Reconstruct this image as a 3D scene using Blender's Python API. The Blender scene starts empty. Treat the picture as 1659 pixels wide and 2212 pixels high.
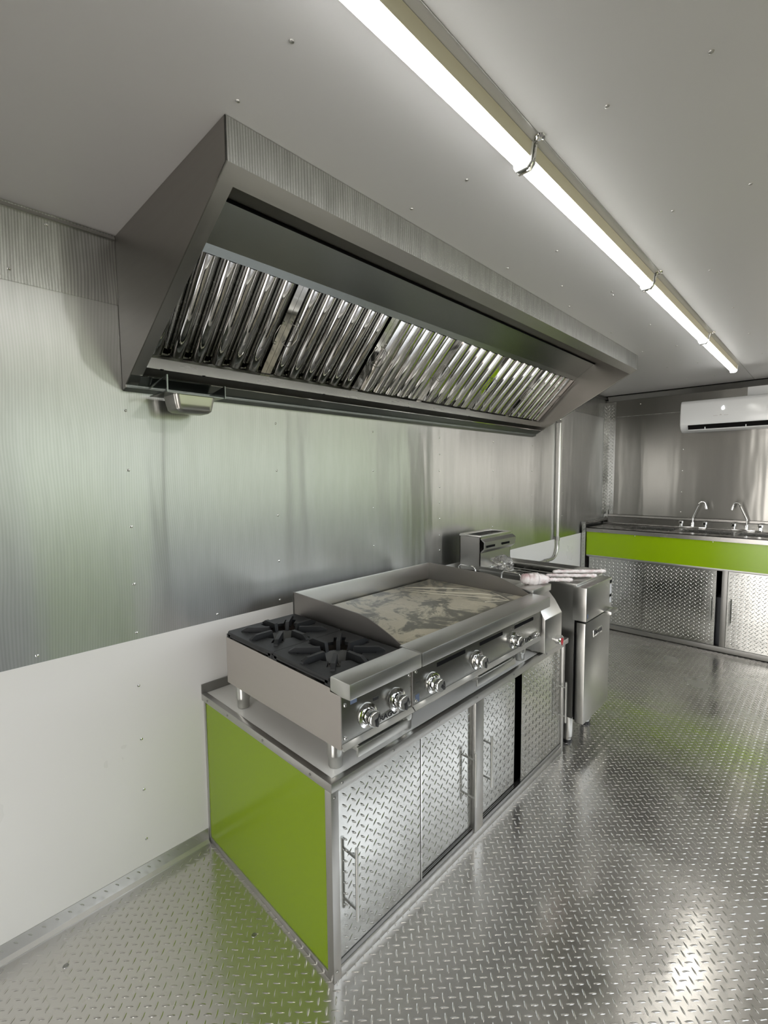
import bpy, bmesh, math, random
from math import sin, cos, pi, radians
from mathutils import Vector, Matrix
import numpy as np
random.seed(7)
S = bpy.context.scene
COL = S.collection

# ---------------------------------------------------------------- camera
cd = bpy.data.cameras.new('camera'); cam = bpy.data.objects.new('camera', cd); COL.objects.link(cam)
CAM = Vector((1.65350, -0.73947, 1.38137))
yaw, pit, rol = radians(43.94853), radians(-4.49433), radians(-0.46307)
fw = Vector((-sin(yaw)*cos(pit), cos(yaw)*cos(pit), sin(pit))); rt = Vector((cos(yaw), sin(yaw), 0)); up = rt.cross(fw)
r2 = rt*cos(rol)+up*sin(rol); u2 = up*cos(rol)-rt*sin(rol)
M = Matrix(((r2.x, u2.x, -fw.x), (r2.y, u2.y, -fw.y), (r2.z, u2.z, -fw.z))).to_4x4(); M.translation = CAM
cam.matrix_world = M
cd.sensor_fit = 'HORIZONTAL'; cd.sensor_width = 36; cd.lens = 1010.32/1659*36; cd.clip_start = .02
S.camera = cam

# ---------------------------------------------------------------- world, light, exposure
LED_POWER = 16.0
SKY = 4.0
EXPO = 0.03
S.view_settings.view_transform = 'Standard'; S.view_settings.look = 'None'
S.view_settings.gamma = 1; S.view_settings.exposure = EXPO; S.view_settings.use_curve_mapping = False
w = bpy.data.worlds.new('outdoors'); S.world = w; w.use_nodes = True
nt = w.node_tree; nt.nodes.clear()
def N(nt, t, **k):
    n = nt.nodes.new(t)
    for a, b in k.items():
        if a.startswith('i_'): n.inputs[int(a[2:]) if a[2:].isdigit() else a[2:]].default_value = b
        else: setattr(n, a, b)
    return n
def ramp(nt, pts, interp='LINEAR'):
    n = nt.nodes.new('ShaderNodeValToRGB'); cr = n.color_ramp; cr.interpolation = interp
    while len(cr.elements) < len(pts): cr.elements.new(.5)
    for e, (p, c) in zip(cr.elements, pts):
        e.position = p; e.color = c if len(c) == 4 else (*c, 1)
    return n
tc = N(nt, 'ShaderNodeTexCoord'); sx = N(nt, 'ShaderNodeSeparateXYZ'); nt.links.new(tc.outputs['Generated'], sx.inputs[0])
nz = N(nt, 'ShaderNodeTexNoise', i_Scale=6.0, i_Detail=4.0); nt.links.new(tc.outputs['Generated'], nz.inputs['Vector'])
ad = N(nt, 'ShaderNodeMath', operation='MULTIPLY_ADD'); ad.inputs[1].default_value = .12; nt.links.new(nz.outputs['Fac'], ad.inputs[0]); nt.links.new(sx.outputs['Z'], ad.inputs[2])
mr = N(nt, 'ShaderNodeMapRange'); mr.inputs[1].default_value = -1; mr.inputs[2].default_value = 1; nt.links.new(ad.outputs[0], mr.inputs[0])
rp = ramp(nt, [(0, (.20, .175, .14)), (.44, (.24, .235, .17)), (.51, (.15, .18, .085)), (.56, (.24, .275, .20)), (.62, (.90, .95, 1.0)), (1, (.88, .95, 1.06))])
nt.links.new(mr.outputs[0], rp.inputs[0])
rq = ramp(nt, [(0, (.34, .29, .25)), (.40, (.50, .43, .38)), (.47, (1.8, 1.72, 1.65)), (1, (1.6, 1.65, 1.7))]); nt.links.new(mr.outputs[0], rq.inputs[0])
yr = N(nt, 'ShaderNodeMapRange'); yr.inputs[1].default_value = -.35; yr.inputs[2].default_value = -.65; nt.links.new(sx.outputs['Y'], yr.inputs[0])
wm = N(nt, 'ShaderNodeMix', data_type='RGBA'); nt.links.new(yr.outputs[0], wm.inputs[0]); nt.links.new(rp.outputs[0], wm.inputs[6]); nt.links.new(rq.outputs[0], wm.inputs[7])
bg = N(nt, 'ShaderNodeBackground'); bg.inputs[1].default_value = SKY; nt.links.new(wm.outputs[2], bg.inputs[0])
wo = N(nt, 'ShaderNodeOutputWorld'); nt.links.new(bg.outputs[0], wo.inputs[0])

# ---------------------------------------------------------------- materials
def mat(name, col, rough=.5, metal=0., **k):
    m = bpy.data.materials.new(name); m.use_nodes = True
    p = m.node_tree.nodes['Principled BSDF']
    p.inputs['Base Color'].default_value = (*col, 1); p.inputs['Roughness'].default_value = rough; p.inputs['Metallic'].default_value = metal
    for a, b in k.items(): p.inputs[a.replace('_', ' ')].default_value = b
    return m
def pr(m): return m.node_tree, m.node_tree.nodes['Principled BSDF']
def coords(nt, scale=(1, 1, 1), src='Object'):
    t = N(nt, 'ShaderNodeTexCoord'); mp = N(nt, 'ShaderNodeMapping'); mp.inputs['Scale'].default_value = scale
    nt.links.new(t.outputs[src], mp.inputs['Vector']); return mp.outputs[0]
def noise_rough(m, lo, hi, scale=(4, 4, 4), ns=1.0, detail=4):
    nt, p = pr(m); v = coords(nt, scale); n = N(nt, 'ShaderNodeTexNoise', i_Scale=ns, i_Detail=float(detail)); nt.links.new(v, n.inputs['Vector'])
    r = N(nt, 'ShaderNodeMapRange'); r.inputs[1].default_value = .3; r.inputs[2].default_value = .7; r.inputs[3].default_value = lo; r.inputs[4].default_value = hi
    nt.links.new(n.outputs['Fac'], r.inputs[0]); nt.links.new(r.outputs[0], p.inputs['Roughness']); return n
def noise_col(m, c1, c2, scale=(4, 4, 4), ns=1.0, lo=.35, hi=.65, detail=4):
    nt, p = pr(m); v = coords(nt, scale); n = N(nt, 'ShaderNodeTexNoise', i_Scale=ns, i_Detail=float(detail)); nt.links.new(v, n.inputs['Vector'])
    r = ramp(nt, [(lo, c1), (hi, c2)]); nt.links.new(n.outputs['Fac'], r.inputs[0]); nt.links.new(r.outputs[0], p.inputs['Base Color']); return r
def bump(m, scale, ns=1.0, dist=.001, strength=1.0, detail=2, prev=None):
    nt, p = pr(m); v = coords(nt, scale); n = N(nt, 'ShaderNodeTexNoise', i_Scale=ns, i_Detail=float(detail)); nt.links.new(v, n.inputs['Vector'])
    b = N(nt, 'ShaderNodeBump'); b.inputs['Strength'].default_value = strength; b.inputs['Distance'].default_value = dist
    nt.links.new(n.outputs['Fac'], b.inputs['Height'])
    if prev is not None: nt.links.new(prev.outputs[0], b.inputs['Normal'])
    nt.links.new(b.outputs[0], p.inputs['Normal']); return b

def brushed(name, col, rough, stretch, dist=.0004, var=.018, tang=None, aniso=0.0):
    m = mat(name, col, rough, 1.0)
    noise_rough(m, rough-var, rough+var, tuple(c*1.0 for c in stretch), 1.0, 2)
    if tang:
        nt, p = pr(m); c = N(nt, 'ShaderNodeCombineXYZ')
        for i in range(3): c.inputs[i].default_value = tang[i]
        nt.links.new(c.outputs[0], p.inputs['Tangent']); p.inputs['Anisotropic'].default_value = aniso
    return m

def wall_metal(name, axis, base=(.55, .555, .55), wav=.009, rough=.32, line=.035, sharp=.20, smix=.55):
    """thin brushed aluminium sheet: fine vertical grain and slow vertical ripples from the riveted sheet"""
    m = mat(name, base, rough, 1.0); nt, p = pr(m)
    t = N(nt, 'ShaderNodeTexCoord'); s = N(nt, 'ShaderNodeSeparateXYZ'); nt.links.new(t.outputs['Object'], s.inputs[0])
    h = s.outputs[axis]
    # warped fine grain lines
    v1 = coords(nt, (2.2, 2.2, 1.1)); wn = N(nt, 'ShaderNodeTexNoise', i_Scale=1.0, i_Detail=2.0); nt.links.new(v1, wn.inputs['Vector'])
    ma = N(nt, 'ShaderNodeMath', operation='MULTIPLY_ADD'); ma.inputs[1].default_value = .10; nt.links.new(wn.outputs['Fac'], ma.inputs[0]); nt.links.new(h, ma.inputs[2])
    mu = N(nt, 'ShaderNodeMath', operation='MULTIPLY'); mu.inputs[1].default_value = 2*pi/.0075; nt.links.new(ma.outputs[0], mu.inputs[0])
    sn = N(nt, 'ShaderNodeMath', operation='SINE'); nt.links.new(mu.outputs[0], sn.inputs[0])
    v2 = coords(nt, (60, 60, 8)); n2 = N(nt, 'ShaderNodeTexNoise', i_Scale=1.0, i_Detail=3.0); nt.links.new(v2, n2.inputs['Vector'])
    a2 = N(nt, 'ShaderNodeMath', operation='MULTIPLY_ADD'); a2.inputs[1].default_value = .35; nt.links.new(sn.outputs[0], a2.inputs[0]); nt.links.new(n2.outputs['Fac'], a2.inputs[2])
    r = ramp(nt, [(.1, tuple(c*(1-line*2) for c in base)), (.9, tuple(min(1, c*(1+line*2)) for c in base))])
    nt.links.new(a2.outputs[0], r.inputs[0]); nt.links.new(r.outputs[0], p.inputs['Base Color'])
    sc = [0.0, 0.0, .45]; sc[axis] = 3.2
    v3 = coords(nt, tuple(sc)); n3 = N(nt, 'ShaderNodeTexNoise', i_Scale=1.0, i_Detail=3.0, i_Roughness=.45); nt.links.new(v3, n3.inputs['Vector'])
    b = N(nt, 'ShaderNodeBump'); b.inputs['Distance'].default_value = wav; b.inputs['Strength'].default_value = 1.0; nt.links.new(n3.outputs['Fac'], b.inputs['Height'])
    nt.links.new(b.outputs[0], p.inputs['Normal'])
    c = N(nt, 'ShaderNodeCombineXYZ'); c.inputs[2].default_value = 1.0; nt.links.new(c.outputs[0], p.inputs['Tangent']); p.inputs['Anisotropic'].default_value = .25
    q = N(nt, 'ShaderNodeBsdfAnisotropic'); q.inputs['Roughness'].default_value = sharp; q.inputs['Anisotropy'].default_value = -.72
    nt.links.new(r.outputs[0], q.inputs['Color']); nt.links.new(b.outputs[0], q.inputs['Normal']); nt.links.new(c.outputs[0], q.inputs['Tangent'])
    ms = N(nt, 'ShaderNodeMixShader'); ms.inputs[0].default_value = smix; nt.links.new(p.outputs[0], ms.inputs[1]); nt.links.new(q.outputs[0], ms.inputs[2])
    nt.links.new(ms.outputs[0], nt.nodes['Material Output'].inputs[0])
    return m

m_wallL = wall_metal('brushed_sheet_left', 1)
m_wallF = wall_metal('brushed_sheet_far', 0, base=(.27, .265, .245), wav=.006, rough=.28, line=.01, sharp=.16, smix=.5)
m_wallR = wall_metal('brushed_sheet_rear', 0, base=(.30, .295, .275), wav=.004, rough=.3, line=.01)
m_white = mat('white_wall_panel', (.66, .655, .63), .30); noise_rough(m_white, .26, .36, (3, 3, 3))
m_ceil = mat('ceiling_panel', (.61, .61, .61), .30); bump(m_ceil, (2.2, 1.2, 1), 1.0, .006, .6, 1)
m_plate = mat('tread_plate', (.64, .62, .585), .22, .92); noise_rough(m_plate, .13, .32, (4, 4, 4), 1.0, 6)
bump(m_plate, (6, 6, 6), 1.0, .0030, .7, 4)
m_plate_dr = mat('tread_plate_doors', (.50, .505, .485), .14, 1.0); noise_rough(m_plate_dr, .10, .22, (4, 4, 4), 1.0, 4)
bump(m_plate_dr, (6, 6, 6), 1.0, .0016, .7, 3)
m_alu = brushed('aluminium_trim', (.50, .495, .475), .36, (30, 30, 30))
m_alu_d = brushed('weathered_aluminium', (.32, .315, .30), .38, (20, 20, 20))
m_hood = brushed('hood_steel_side', (.335, .32, .295), .34, (6, 6, 90), .0003)
m_hoodf = wall_metal('hood_fascia_steel', 1, base=(.46, .465, .45), wav=.005, rough=.26, line=.11)
m_hoodi = brushed('hood_steel_inner', (.29, .31, .30), .26, (2, 2, 2), .0003, .004)
m_steel = brushed('brushed_stainless', (.52, .515, .49), .30, (14, 60, 60), .0002)
m_steel2 = brushed('brushed_stainless_warm', (.50, .465, .435), .40, (6, 6, 40), .0002, .03)
m_nose = brushed('brushed_stainless_bright', (.56, .56, .535), .30, (90, 6, 90), .0002)
m_dark = brushed('dark_steel_panel', (.30, .30, .28), .26, (60, 6, 60), .0002)
m_splash = brushed('griddle_splash_steel', (.30, .285, .27), .42, (6, 6, 30), .0002)
m_chrome = mat('chrome', (.80, .80, .79), .07, 1.0)
m_baffle = mat('polished_baffle', (.80, .79, .78), .05, 1.0); bump(m_baffle, (16, 16, 16), 1.0, .0004, .3, 1)
m_iron = mat('cast_iron', (.016, .017, .018), .5, 0., Specular_IOR_Level=.35); bump(m_iron, (250, 250, 250), 1.0, .0004, .5, 2)
m_burn = mat('burner_iron', (.085, .087, .083), .55)
m_black = mat('black_plastic', (.012, .012, .013), .35)
m_void = mat('black_gap', (.008, .008, .008), .9, 0., Specular_IOR_Level=.05)
m_red = mat('red_mark', (.42, .01, .02), .35)
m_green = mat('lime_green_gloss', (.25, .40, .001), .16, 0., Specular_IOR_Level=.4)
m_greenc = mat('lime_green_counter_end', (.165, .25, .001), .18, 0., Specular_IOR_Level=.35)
m_top = mat('galvanised_top', (.74, .73, .69), .40, .1); noise_rough(m_top, .34, .46, (5, 5, 5))
m_sink = brushed('sink_stainless', (.36, .35, .33), .26, (8, 60, 60), .0002)
m_led = bpy.data.materials.new('led_diffuser'); m_led.use_nodes = True
p = m_led.node_tree.nodes['Principled BSDF']; p.inputs['Base Color'].default_value = (.9, .9, .9, 1)
p.inputs['Emission Color'].default_value = (1.0, .985, .95, 1); p.inputs['Emission Strength'].default_value = LED_POWER
m_house = mat('lamp_housing', (.70, .66, .52), .45)
m_acw = mat('ac_white_plastic', (.72, .74, .74), .16)
m_digit = bpy.data.materials.new('glowing_digit'); m_digit.use_nodes = True
p = m_digit.node_tree.nodes['Principled BSDF']; p.inputs['Emission Color'].default_value = (1, 1, 1, 1); p.inputs['Emission Strength'].default_value = 3
m_bag = mat('clear_plastic_wrap', (.93, .92, .90), .08, 0., Transmission_Weight=.92, IOR=1.25)
m_wrap = mat('film_wrapped_handle', (.62, .52, .50), .32); bump(m_wrap, (60, 60, 60), 1.0, .004, .9, 3); noise_col(m_wrap, (.75, .70, .68), (.50, .34, .34), (22, 22, 22), 1.0, .45, .68)
m_bin = mat('grey_bin', (.16, .165, .18), .5)
m_sticker = mat('sticker_paper', (.5, .5, .5), .5)
m_stkblue = mat('sticker_blue', (.10, .13, .20), .5)
m_scale = mat('knob_scale_print', (.45, .60, .10), .4)
# griddle plate: steel with pale grease-paper film patches and cracks
m_plateg = mat('griddle_film', (.3, .3, .25), .34); nt, p = pr(m_plateg)
v = coords(nt, (1, 1, 1)); n1 = N(nt, 'ShaderNodeTexNoise', i_Scale=7.0, i_Detail=8.0, i_Roughness=.68, i_Distortion=.5); nt.links.new(v, n1.inputs['Vector'])
s_ = N(nt, 'ShaderNodeSeparateXYZ'); nt.links.new(v, s_.inputs[0])
g = N(nt, 'ShaderNodeMapRange'); g.inputs[1].default_value = .65; g.inputs[2].default_value = .80; g.inputs[3].default_value = 0; g.inputs[4].default_value = .35; nt.links.new(s_.outputs['Y'], g.inputs[0])
sb = N(nt, 'ShaderNodeMath', operation='SUBTRACT'); nt.links.new(n1.outputs['Fac'], sb.inputs[0]); nt.links.new(g.outputs[0], sb.inputs[1])
r1 = ramp(nt, [(.44, (.115, .112, .088)), (.475, (.20, .19, .145)), (.52, (.42, .385, .29))]); nt.links.new(sb.outputs[0], r1.inputs[0])
vo = N(nt, 'ShaderNodeTexVoronoi', feature='DISTANCE_TO_EDGE', i_Scale=14.0)
dn = N(nt, 'ShaderNodeTexNoise', i_Scale=12.0, i_Detail=3.0); nt.links.new(v, dn.inputs['Vector'])
mx = N(nt, 'ShaderNodeVectorMath', operation='MULTIPLY_ADD'); mx.inputs[1].default_value = (.10, .10, .10); nt.links.new(dn.outputs['Color'], mx.inputs[0]); nt.links.new(v, mx.inputs[2]); nt.links.new(mx.outputs[0], vo.inputs['Vector'])
r2_ = ramp(nt, [(0, (1, 1, 1)), (.035, (0, 0, 0))]); nt.links.new(vo.outputs['Distance'], r2_.inputs[0])
n4 = N(nt, 'ShaderNodeTexNoise', i_Scale=7.0); nt.links.new(v, n4.inputs['Vector']); r4 = ramp(nt, [(.50, (0, 0, 0)), (.56, (1, 1, 1))]); nt.links.new(n4.outputs['Fac'], r4.inputs[0])
mm = N(nt, 'ShaderNodeMath', operation='MULTIPLY'); nt.links.new(r2_.outputs[0], mm.inputs[0]); nt.links.new(r4.outputs[0], mm.inputs[1])
mg = N(nt, 'ShaderNodeMath', operation='MULTIPLY'); g2 = N(nt, 'ShaderNodeMapRange'); g2.inputs[1].default_value = 0; g2.inputs[2].default_value = .3; g2.inputs[3].default_value = .75; g2.inputs[4].default_value = 0
nt.links.new(g.outputs[0], g2.inputs[0]); nt.links.new(mm.outputs[0], mg.inputs[0]); nt.links.new(g2.outputs[0], mg.inputs[1])
mix = N(nt, 'ShaderNodeMix', data_type='RGBA'); nt.links.new(mg.outputs[0], mix.inputs[0]); nt.links.new(r1.outputs[0], mix.inputs[6]); mix.inputs[7].default_value = (.50, .45, .34, 1)
nt.links.new(mix.outputs[2], p.inputs['Base Color'])
m_film = mat('film_fold', (.55, .52, .42), .3)

# ---------------------------------------------------------------- mesh builder
ORG = {}
class MB:
    def __init__(s): s.v = []; s.f = []
    def add(s, vs, fs):
        o = len(s.v); s.v += [tuple(x) for x in vs]; s.f += [tuple(i+o for i in f) for f in fs]; return s
    def box(s, x0, x1, y0, y1, z0, z1):
        x0, x1 = sorted((x0, x1)); y0, y1 = sorted((y0, y1)); z0, z1 = sorted((z0, z1))
        return s.add([(x0,y0,z0),(x1,y0,z0),(x1,y1,z0),(x0,y1,z0),(x0,y0,z1),(x1,y0,z1),(x1,y1,z1),(x0,y1,z1)],
                     [(3,2,1,0),(4,5,6,7),(0,1,5,4),(1,2,6,5),(2,3,7,6),(3,0,4,7)])
    def prism(s, pts, axis, a, b):
        """polygon in the two other axes (cyclic order) extruded along axis"""
        def P(p, t):
            return {'x': (t, p[0], p[1]), 'y': (p[0], t, p[1]), 'z': (p[0], p[1], t)}[axis]
        n = len(pts); vs = [P(p, a) for p in pts]+[P(p, b) for p in pts]
        fs = [tuple(range(n)), tuple(range(2*n-1, n-1, -1))]+[(i, i+n, (i+1) % n+n, (i+1) % n) for i in range(n)]
        return s.add(vs, fs)
    def ring(s, outer, inner, axis, a, b):
        def P(p, t):
            return {'x': (t, p[0], p[1]), 'y': (p[0], t, p[1]), 'z': (p[0], p[1], t)}[axis]
        n = len(outer); vs = [P(p, a) for p in outer]+[P(p, a) for p in inner]+[P(p, b) for p in outer]+[P(p, b) for p in inner]; fs = []
        for i in range(n):
            j = (i+1) % n
            fs += [(i, j, n+j, n+i), (2*n+i, 3*n+i, 3*n+j, 2*n+j), (i, 2*n+i, 2*n+j, j), (n+i, n+j, 3*n+j, 3*n+i)]
        return s.add(vs, fs)
    def tube(s, path, r, n=10, caps=True):
        path = [Vector(p) for p in path]; rs = r if isinstance(r, (list, tuple)) else [r]*len(path)
        vs = []; prevn = None
        for i, p in enumerate(path):
            d = (path[min(i+1, len(path)-1)]-path[max(i-1, 0)]).normalized()
            if prevn is None:
                a = Vector((0, 0, 1)) if abs(d.z) < .9 else Vector((1, 0, 0)); nn = d.cross(a).normalized()
            else: nn = (prevn-d*prevn.dot(d)).normalized()
            prevn = nn; bb = d.cross(nn)
            for k in range(n):
                t = 2*pi*k/n; vs.append(p+(nn*cos(t)+bb*sin(t))*rs[i])
        fs = []
        for i in range(len(path)-1):
            for k in range(n): fs.append((i*n+k, i*n+(k+1) % n, (i+1)*n+(k+1) % n, (i+1)*n+k))
        if caps: fs += [tuple(range(n-1, -1, -1)), tuple(range((len(path)-1)*n, len(path)*n))]
        return s.add(vs, fs)
    def lathe(s, prof, c, axis='z', n=32, caps=True):
        c = Vector(c); vs = []
        for r, h in prof:
            for k in range(n):
                t = 2*pi*k/n; a, b = r*cos(t), r*sin(t)
                vs.append(c+Vector({'z': (a, b, h), 'x': (h, a, b), 'y': (b, h, a)}[axis]))
        fs = []
        for i in range(len(prof)-1):
            for k in range(n): fs.append((i*n+k, i*n+(k+1) % n, (i+1)*n+(k+1) % n, (i+1)*n+k))
        if caps: fs += [tuple(range(n-1, -1, -1)), tuple(range((len(prof)-1)*n, len(prof)*n))]
        return s.add(vs, fs)
    def sheet(s, pts, t):
        """extrude an open polyline cross-section (x,z) list of thickness t is handled by caller"""
        return s
    def build(s, name, m, parent=None, bev=0., smooth=False, seg=2, ang=40):
        me = bpy.data.meshes.new(name)
        v = np.array(s.v, float)
        if parent is not None: org = ORG[parent.name]
        else:
            org = Vector(((v[:, 0].min()+v[:, 0].max())/2, (v[:, 1].min()+v[:, 1].max())/2, v[:, 2].min()))
        v = v-np.array(org)
        me.from_pydata(v.tolist(), [], s.f)
        bm = bmesh.new(); bm.from_mesh(me); bmesh.ops.recalc_face_normals(bm, faces=bm.faces)
        if bev > 0:
            es = [e for e in bm.edges if len(e.link_faces) == 2 and e.calc_face_angle(0) > radians(30)]
            bmesh.ops.bevel(bm, geom=es, offset=bev, segments=seg, profile=.6, affect='EDGES', clamp_overlap=True)
            smooth = True
        bm.to_mesh(me); bm.free()
        if smooth:
            me.polygons.foreach_set('use_smooth', [True]*len(me.polygons)); me.set_sharp_from_angle(angle=radians(ang))
        me.materials.append(m); me.update()
        o = bpy.data.objects.new(name, me); COL.objects.link(o)
        if parent is not None: o.parent = parent; ORG[o.name] = org
        else: o.location = org; ORG[o.name] = org
        return o
def thing(name, label, cat, loc, group=None):
    o = bpy.data.objects.new(name, None); COL.objects.link(o); o.location = loc; o.empty_display_size = .05
    o['label'] = label; o['category'] = cat
    if group: o['group'] = group
    ORG[o.name] = Vector(loc); return o
def tag(o, label, cat, group=None):
    o['label'] = label; o['category'] = cat
    if group: o['group'] = group
    return o
def struct(o): o['kind'] = 'structure'; return o
def copy_part(src, delta, parent=None):
    """copy a part and its own sub-parts, shifted"""
    c = src.copy(); COL.objects.link(c)
    c.parent = parent or src.parent; c.location = src.location+Vector(delta); ORG[c.name] = ORG[src.name]+Vector(delta)
    for ch in [k for k in src.children]:
        d = ch.copy(); COL.objects.link(d); d.parent = c; ORG[d.name] = ORG[ch.name]
    return c
def text(name, body, size, m, parent, loc, rot, ext=.0006, sx=1.0, bold=0.0):
    cu = bpy.data.curves.new(name, 'FONT'); cu.body = body; cu.size = size; cu.extrude = ext; cu.align_x = 'CENTER'; cu.align_y = 'CENTER'; cu.offset = bold
    t = bpy.data.objects.new(name+'_curve', cu); COL.objects.link(t)
    bpy.context.view_layer.update()
    me = bpy.data.meshes.new_from_object(t.evaluated_get(bpy.context.evaluated_depsgraph_get()))
    COL.objects.unlink(t); bpy.data.objects.remove(t)
    R = Matrix.Scale(sx, 4, (1, 0, 0)); me.transform(Matrix.Translation(Vector(loc)-ORG[parent.name]) @ rot.to_4x4() @ R)
    me.name = name; me.materials.clear(); me.materials.append(m)
    o = bpy.data.objects.new(name, me); COL.objects.link(o); o.parent = parent; ORG[o.name] = ORG[parent.name]; return o
RX = Matrix(((0, 0, 1), (1, 0, 0), (0, 1, 0)))     # text facing +x, reading along +y
RF = Matrix(((1, 0, 0), (0, 0, -1), (0, 1, 0)))     # text facing -y, reading along +x

def lugs(mb, fmap, u0, u1, v0, v1, pu, pv, ou, ov, L=.0125, W=.0030, H=.0013, keep=None):
    """raised lens-shaped treads, the two directions alternating"""
    k = 8; base = []
    for i in range(k):
        t = 2*pi*i/k; base.append((L*cos(t)*abs(cos(t))**.2, W*sin(t)))
    for (du, dv, sgn) in ((0, 0, 1), (.5, .5, -1)):
        i0 = int(math.floor((u0-ou)/pu))-1; i1 = int(math.ceil((u1-ou)/pu))+1
        j0 = int(math.floor((v0-ov)/pv))-1; j1 = int(math.ceil((v1-ov)/pv))+1
        for i in range(i0, i1+1):
            cu = ou+(i+du)*pu
            if cu < u0+.012 or cu > u1-.012: continue
            for j in range(j0, j1+1):
                cv = ov+(j+dv)*pv
                if cv < v0+.012 or cv > v1-.012: continue
                if keep and not keep(cu, cv): continue
                c = .70711; vs = []
                for (a, b) in base: vs.append(fmap(cu+(a-b*sgn)*c, cv+(a*sgn+b)*c, 0))
                for (a, b) in base: vs.append(fmap(cu+(a*.62-b*.6*sgn)*c, cv+(a*.62*sgn+b*.6)*c, H*.85))
                vs.append(fmap(cu, cv, H))
                o = len(mb.v); mb.v += vs
                for q in range(k):
                    r = (q+1) % k
                    mb.f.append((o+q, o+r, o+k+r, o+k+q)); mb.f.append((o+k+q, o+k+r, o+2*k))
    return mb

# ================================================================ STRUCTURE
H = 2.13; XR = 2.40; YF = 4.15; YB = -1.90
# floor of tread plate
fl = MB(); fl.add([(0, YB, 0), (XR, YB, 0), (XR, YF, 0), (0, YF, 0)], [(0, 1, 2, 3)])
lugs(fl, lambda u, v, h: (u, v, h), .02, XR, -.95, 3.62, .0333, .0333, .4548, -.1371,
     keep=lambda x, y: not (.02 < x < .70 and .02 < y < 1.45))
floor = struct(fl.build('floor', m_plate, smooth=True, ang=80))
# floor under-slab
# left wall: metal upper sheet, white lower panel, top strip
WL = MB(); WL.add([(0, YB, .8418), (0, YF, .8418), (0, YF, 1.923), (0, YB, 1.923)], [(0, 1, 2, 3)]).box(-.05, -.002, YB, YF, 0, H)
wall_left = struct(WL.build('wall_left', m_wallL))
lo = MB().box(-.001, .0015, YB, YF, 0, .8418).build('lower_panel', m_white, wall_left)
ts = MB().box(-.001, .0022, YB, YF, 1.920, H).build('top_strip', m_hoodf, wall_left)
bb = MB().prism([(0.0015, .052), (.004, .052), (.0065, .012), (.018, .003), (.018, 0), (.0015, 0)], 'y', YB, -.004)
lugs(bb, lambda u, v, h: (.0045+h, u, v+.027), YB+.02, -.02, -.022, .022, .0333, .0333, 0, -.008, L=.010, W=.0025)
struct(bb.build('baseboard_left', m_alu, smooth=True, ang=35))
# rivets
def rivet(parent, c, axis, r=.0048):
    mb = MB(); s = {'x': 1, 'z': -1, 'y': -1}[axis]
    mb.lathe([(r, 0), (r*.9, s*.0016), (r*.5, s*.0028), (0.0004, s*.0032)], c, axis, 10)
    return mb
def rivet_group(parent, pts, axis, m):
    first = None
    for p in pts:
        if first is None: first = rivet(parent, p, axis).build('rivet', m, parent, smooth=True); p0 = Vector(p)
        else: copy_part(first, Vector(p)-p0, parent)
pts = []
for y in (-.217, .343, .900, 1.440, 2.030, 2.589, 3.15):
    for z in (1.595, 1.404, 1.220, 1.029): pts.append((.0002, y, z))
for y in (-.488, -.217, .067, .343, .62): pts.append((.0002, y, .865))
for z in (1.50, 1.31, 1.125, .941): pts.append((.0002, 1.442, z))
for z in (.684, .497, .317, .139): pts.append((.0016, -.220, z))
pts += [(.0024, -.492, 1.952), (.0024, -.40, 2.10)]
rivet_group(wall_left, pts, 'x', m_chrome)
# far wall
WF = MB(); WF.add([(0, YF, 0), (XR, YF, 0), (XR, YF, H), (0, YF, H)], [(3, 2, 1, 0)]).box(-.05, XR+.05, YF+.002, YF+.05, 0, H)
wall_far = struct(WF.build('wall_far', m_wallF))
rivet_group(wall_far, [(.66, YF-.0002, z) for z in (1.59, 1.40, 1.21, 1.03)]+[(.30, YF-.0002, 2.03), (1.25, YF-.0002, 2.03)], 'y', m_chrome)
MB().box(0.09, XR, YF-.0025, YF, 1.922, 1.927).build('seam', m_hoodf, wall_far)
# corner tread strips
cs = MB().box(0.0015, .004, YF-.078, YF, .98, 2.07).box(0, .088, YF-.0035, YF-.001, .98, 2.07)
lugs(cs, lambda u, v, h: (u, YF-.0035-h*1.6, v), .004, .086, .99, 2.06, .030, .0333, .02, 1.0, L=.012)
lugs(cs, lambda u, v, h: (.004+h*1.6, u, v), YF-.076, YF-.002, .99, 2.06, .030, .0333, YF-.03, 1.0, L=.012)
struct(cs.build('trim_1', m_plate_dr, smooth=True, ang=50))
# ceiling
CE = MB().box(0, XR, YB, YF, H, H+.05)
ceiling = struct(CE.build('ceiling', m_ceil))
pts = []
for i, y in enumerate((-.22, .315, .85, 1.40, 1.95, 2.5, 3.1, 3.7)):
    for x in (.755, .94, 1.28, 1.457, 1.65, 1.85): pts.append((x, y, H))
pts += [(.827, 1.152, H), (.951, 1.357, H)]
rivet_group(ceiling, pts, 'z', m_alu)
MB().box(1.143, 1.1455, YB, YF, H-.0012, H).build('panel_seam', m_alu, ceiling)
struct(MB().box(0, XR, YF-.030, YF-.001, H-.012, H).box(0, XR, YF-.010, YF, H-.040, H-.012).build('trim_2', m_void))
struct(MB().prism([(YF-.045, H-.010), (YF-.040, H-.014), (YF-.010, H-.052), (YF-.003, H-.052), (YF-.003, H-.044), (YF-.034, H-.010)], 'x', 0.02, XR).build('trim_3', m_alu_d))
struct(MB().box(0, .012, 2.60, YF, H-.030, H-.012).box(0, .010, YB, -.226, H-.016, H-.008).build('trim_4', m_alu_d))
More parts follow.
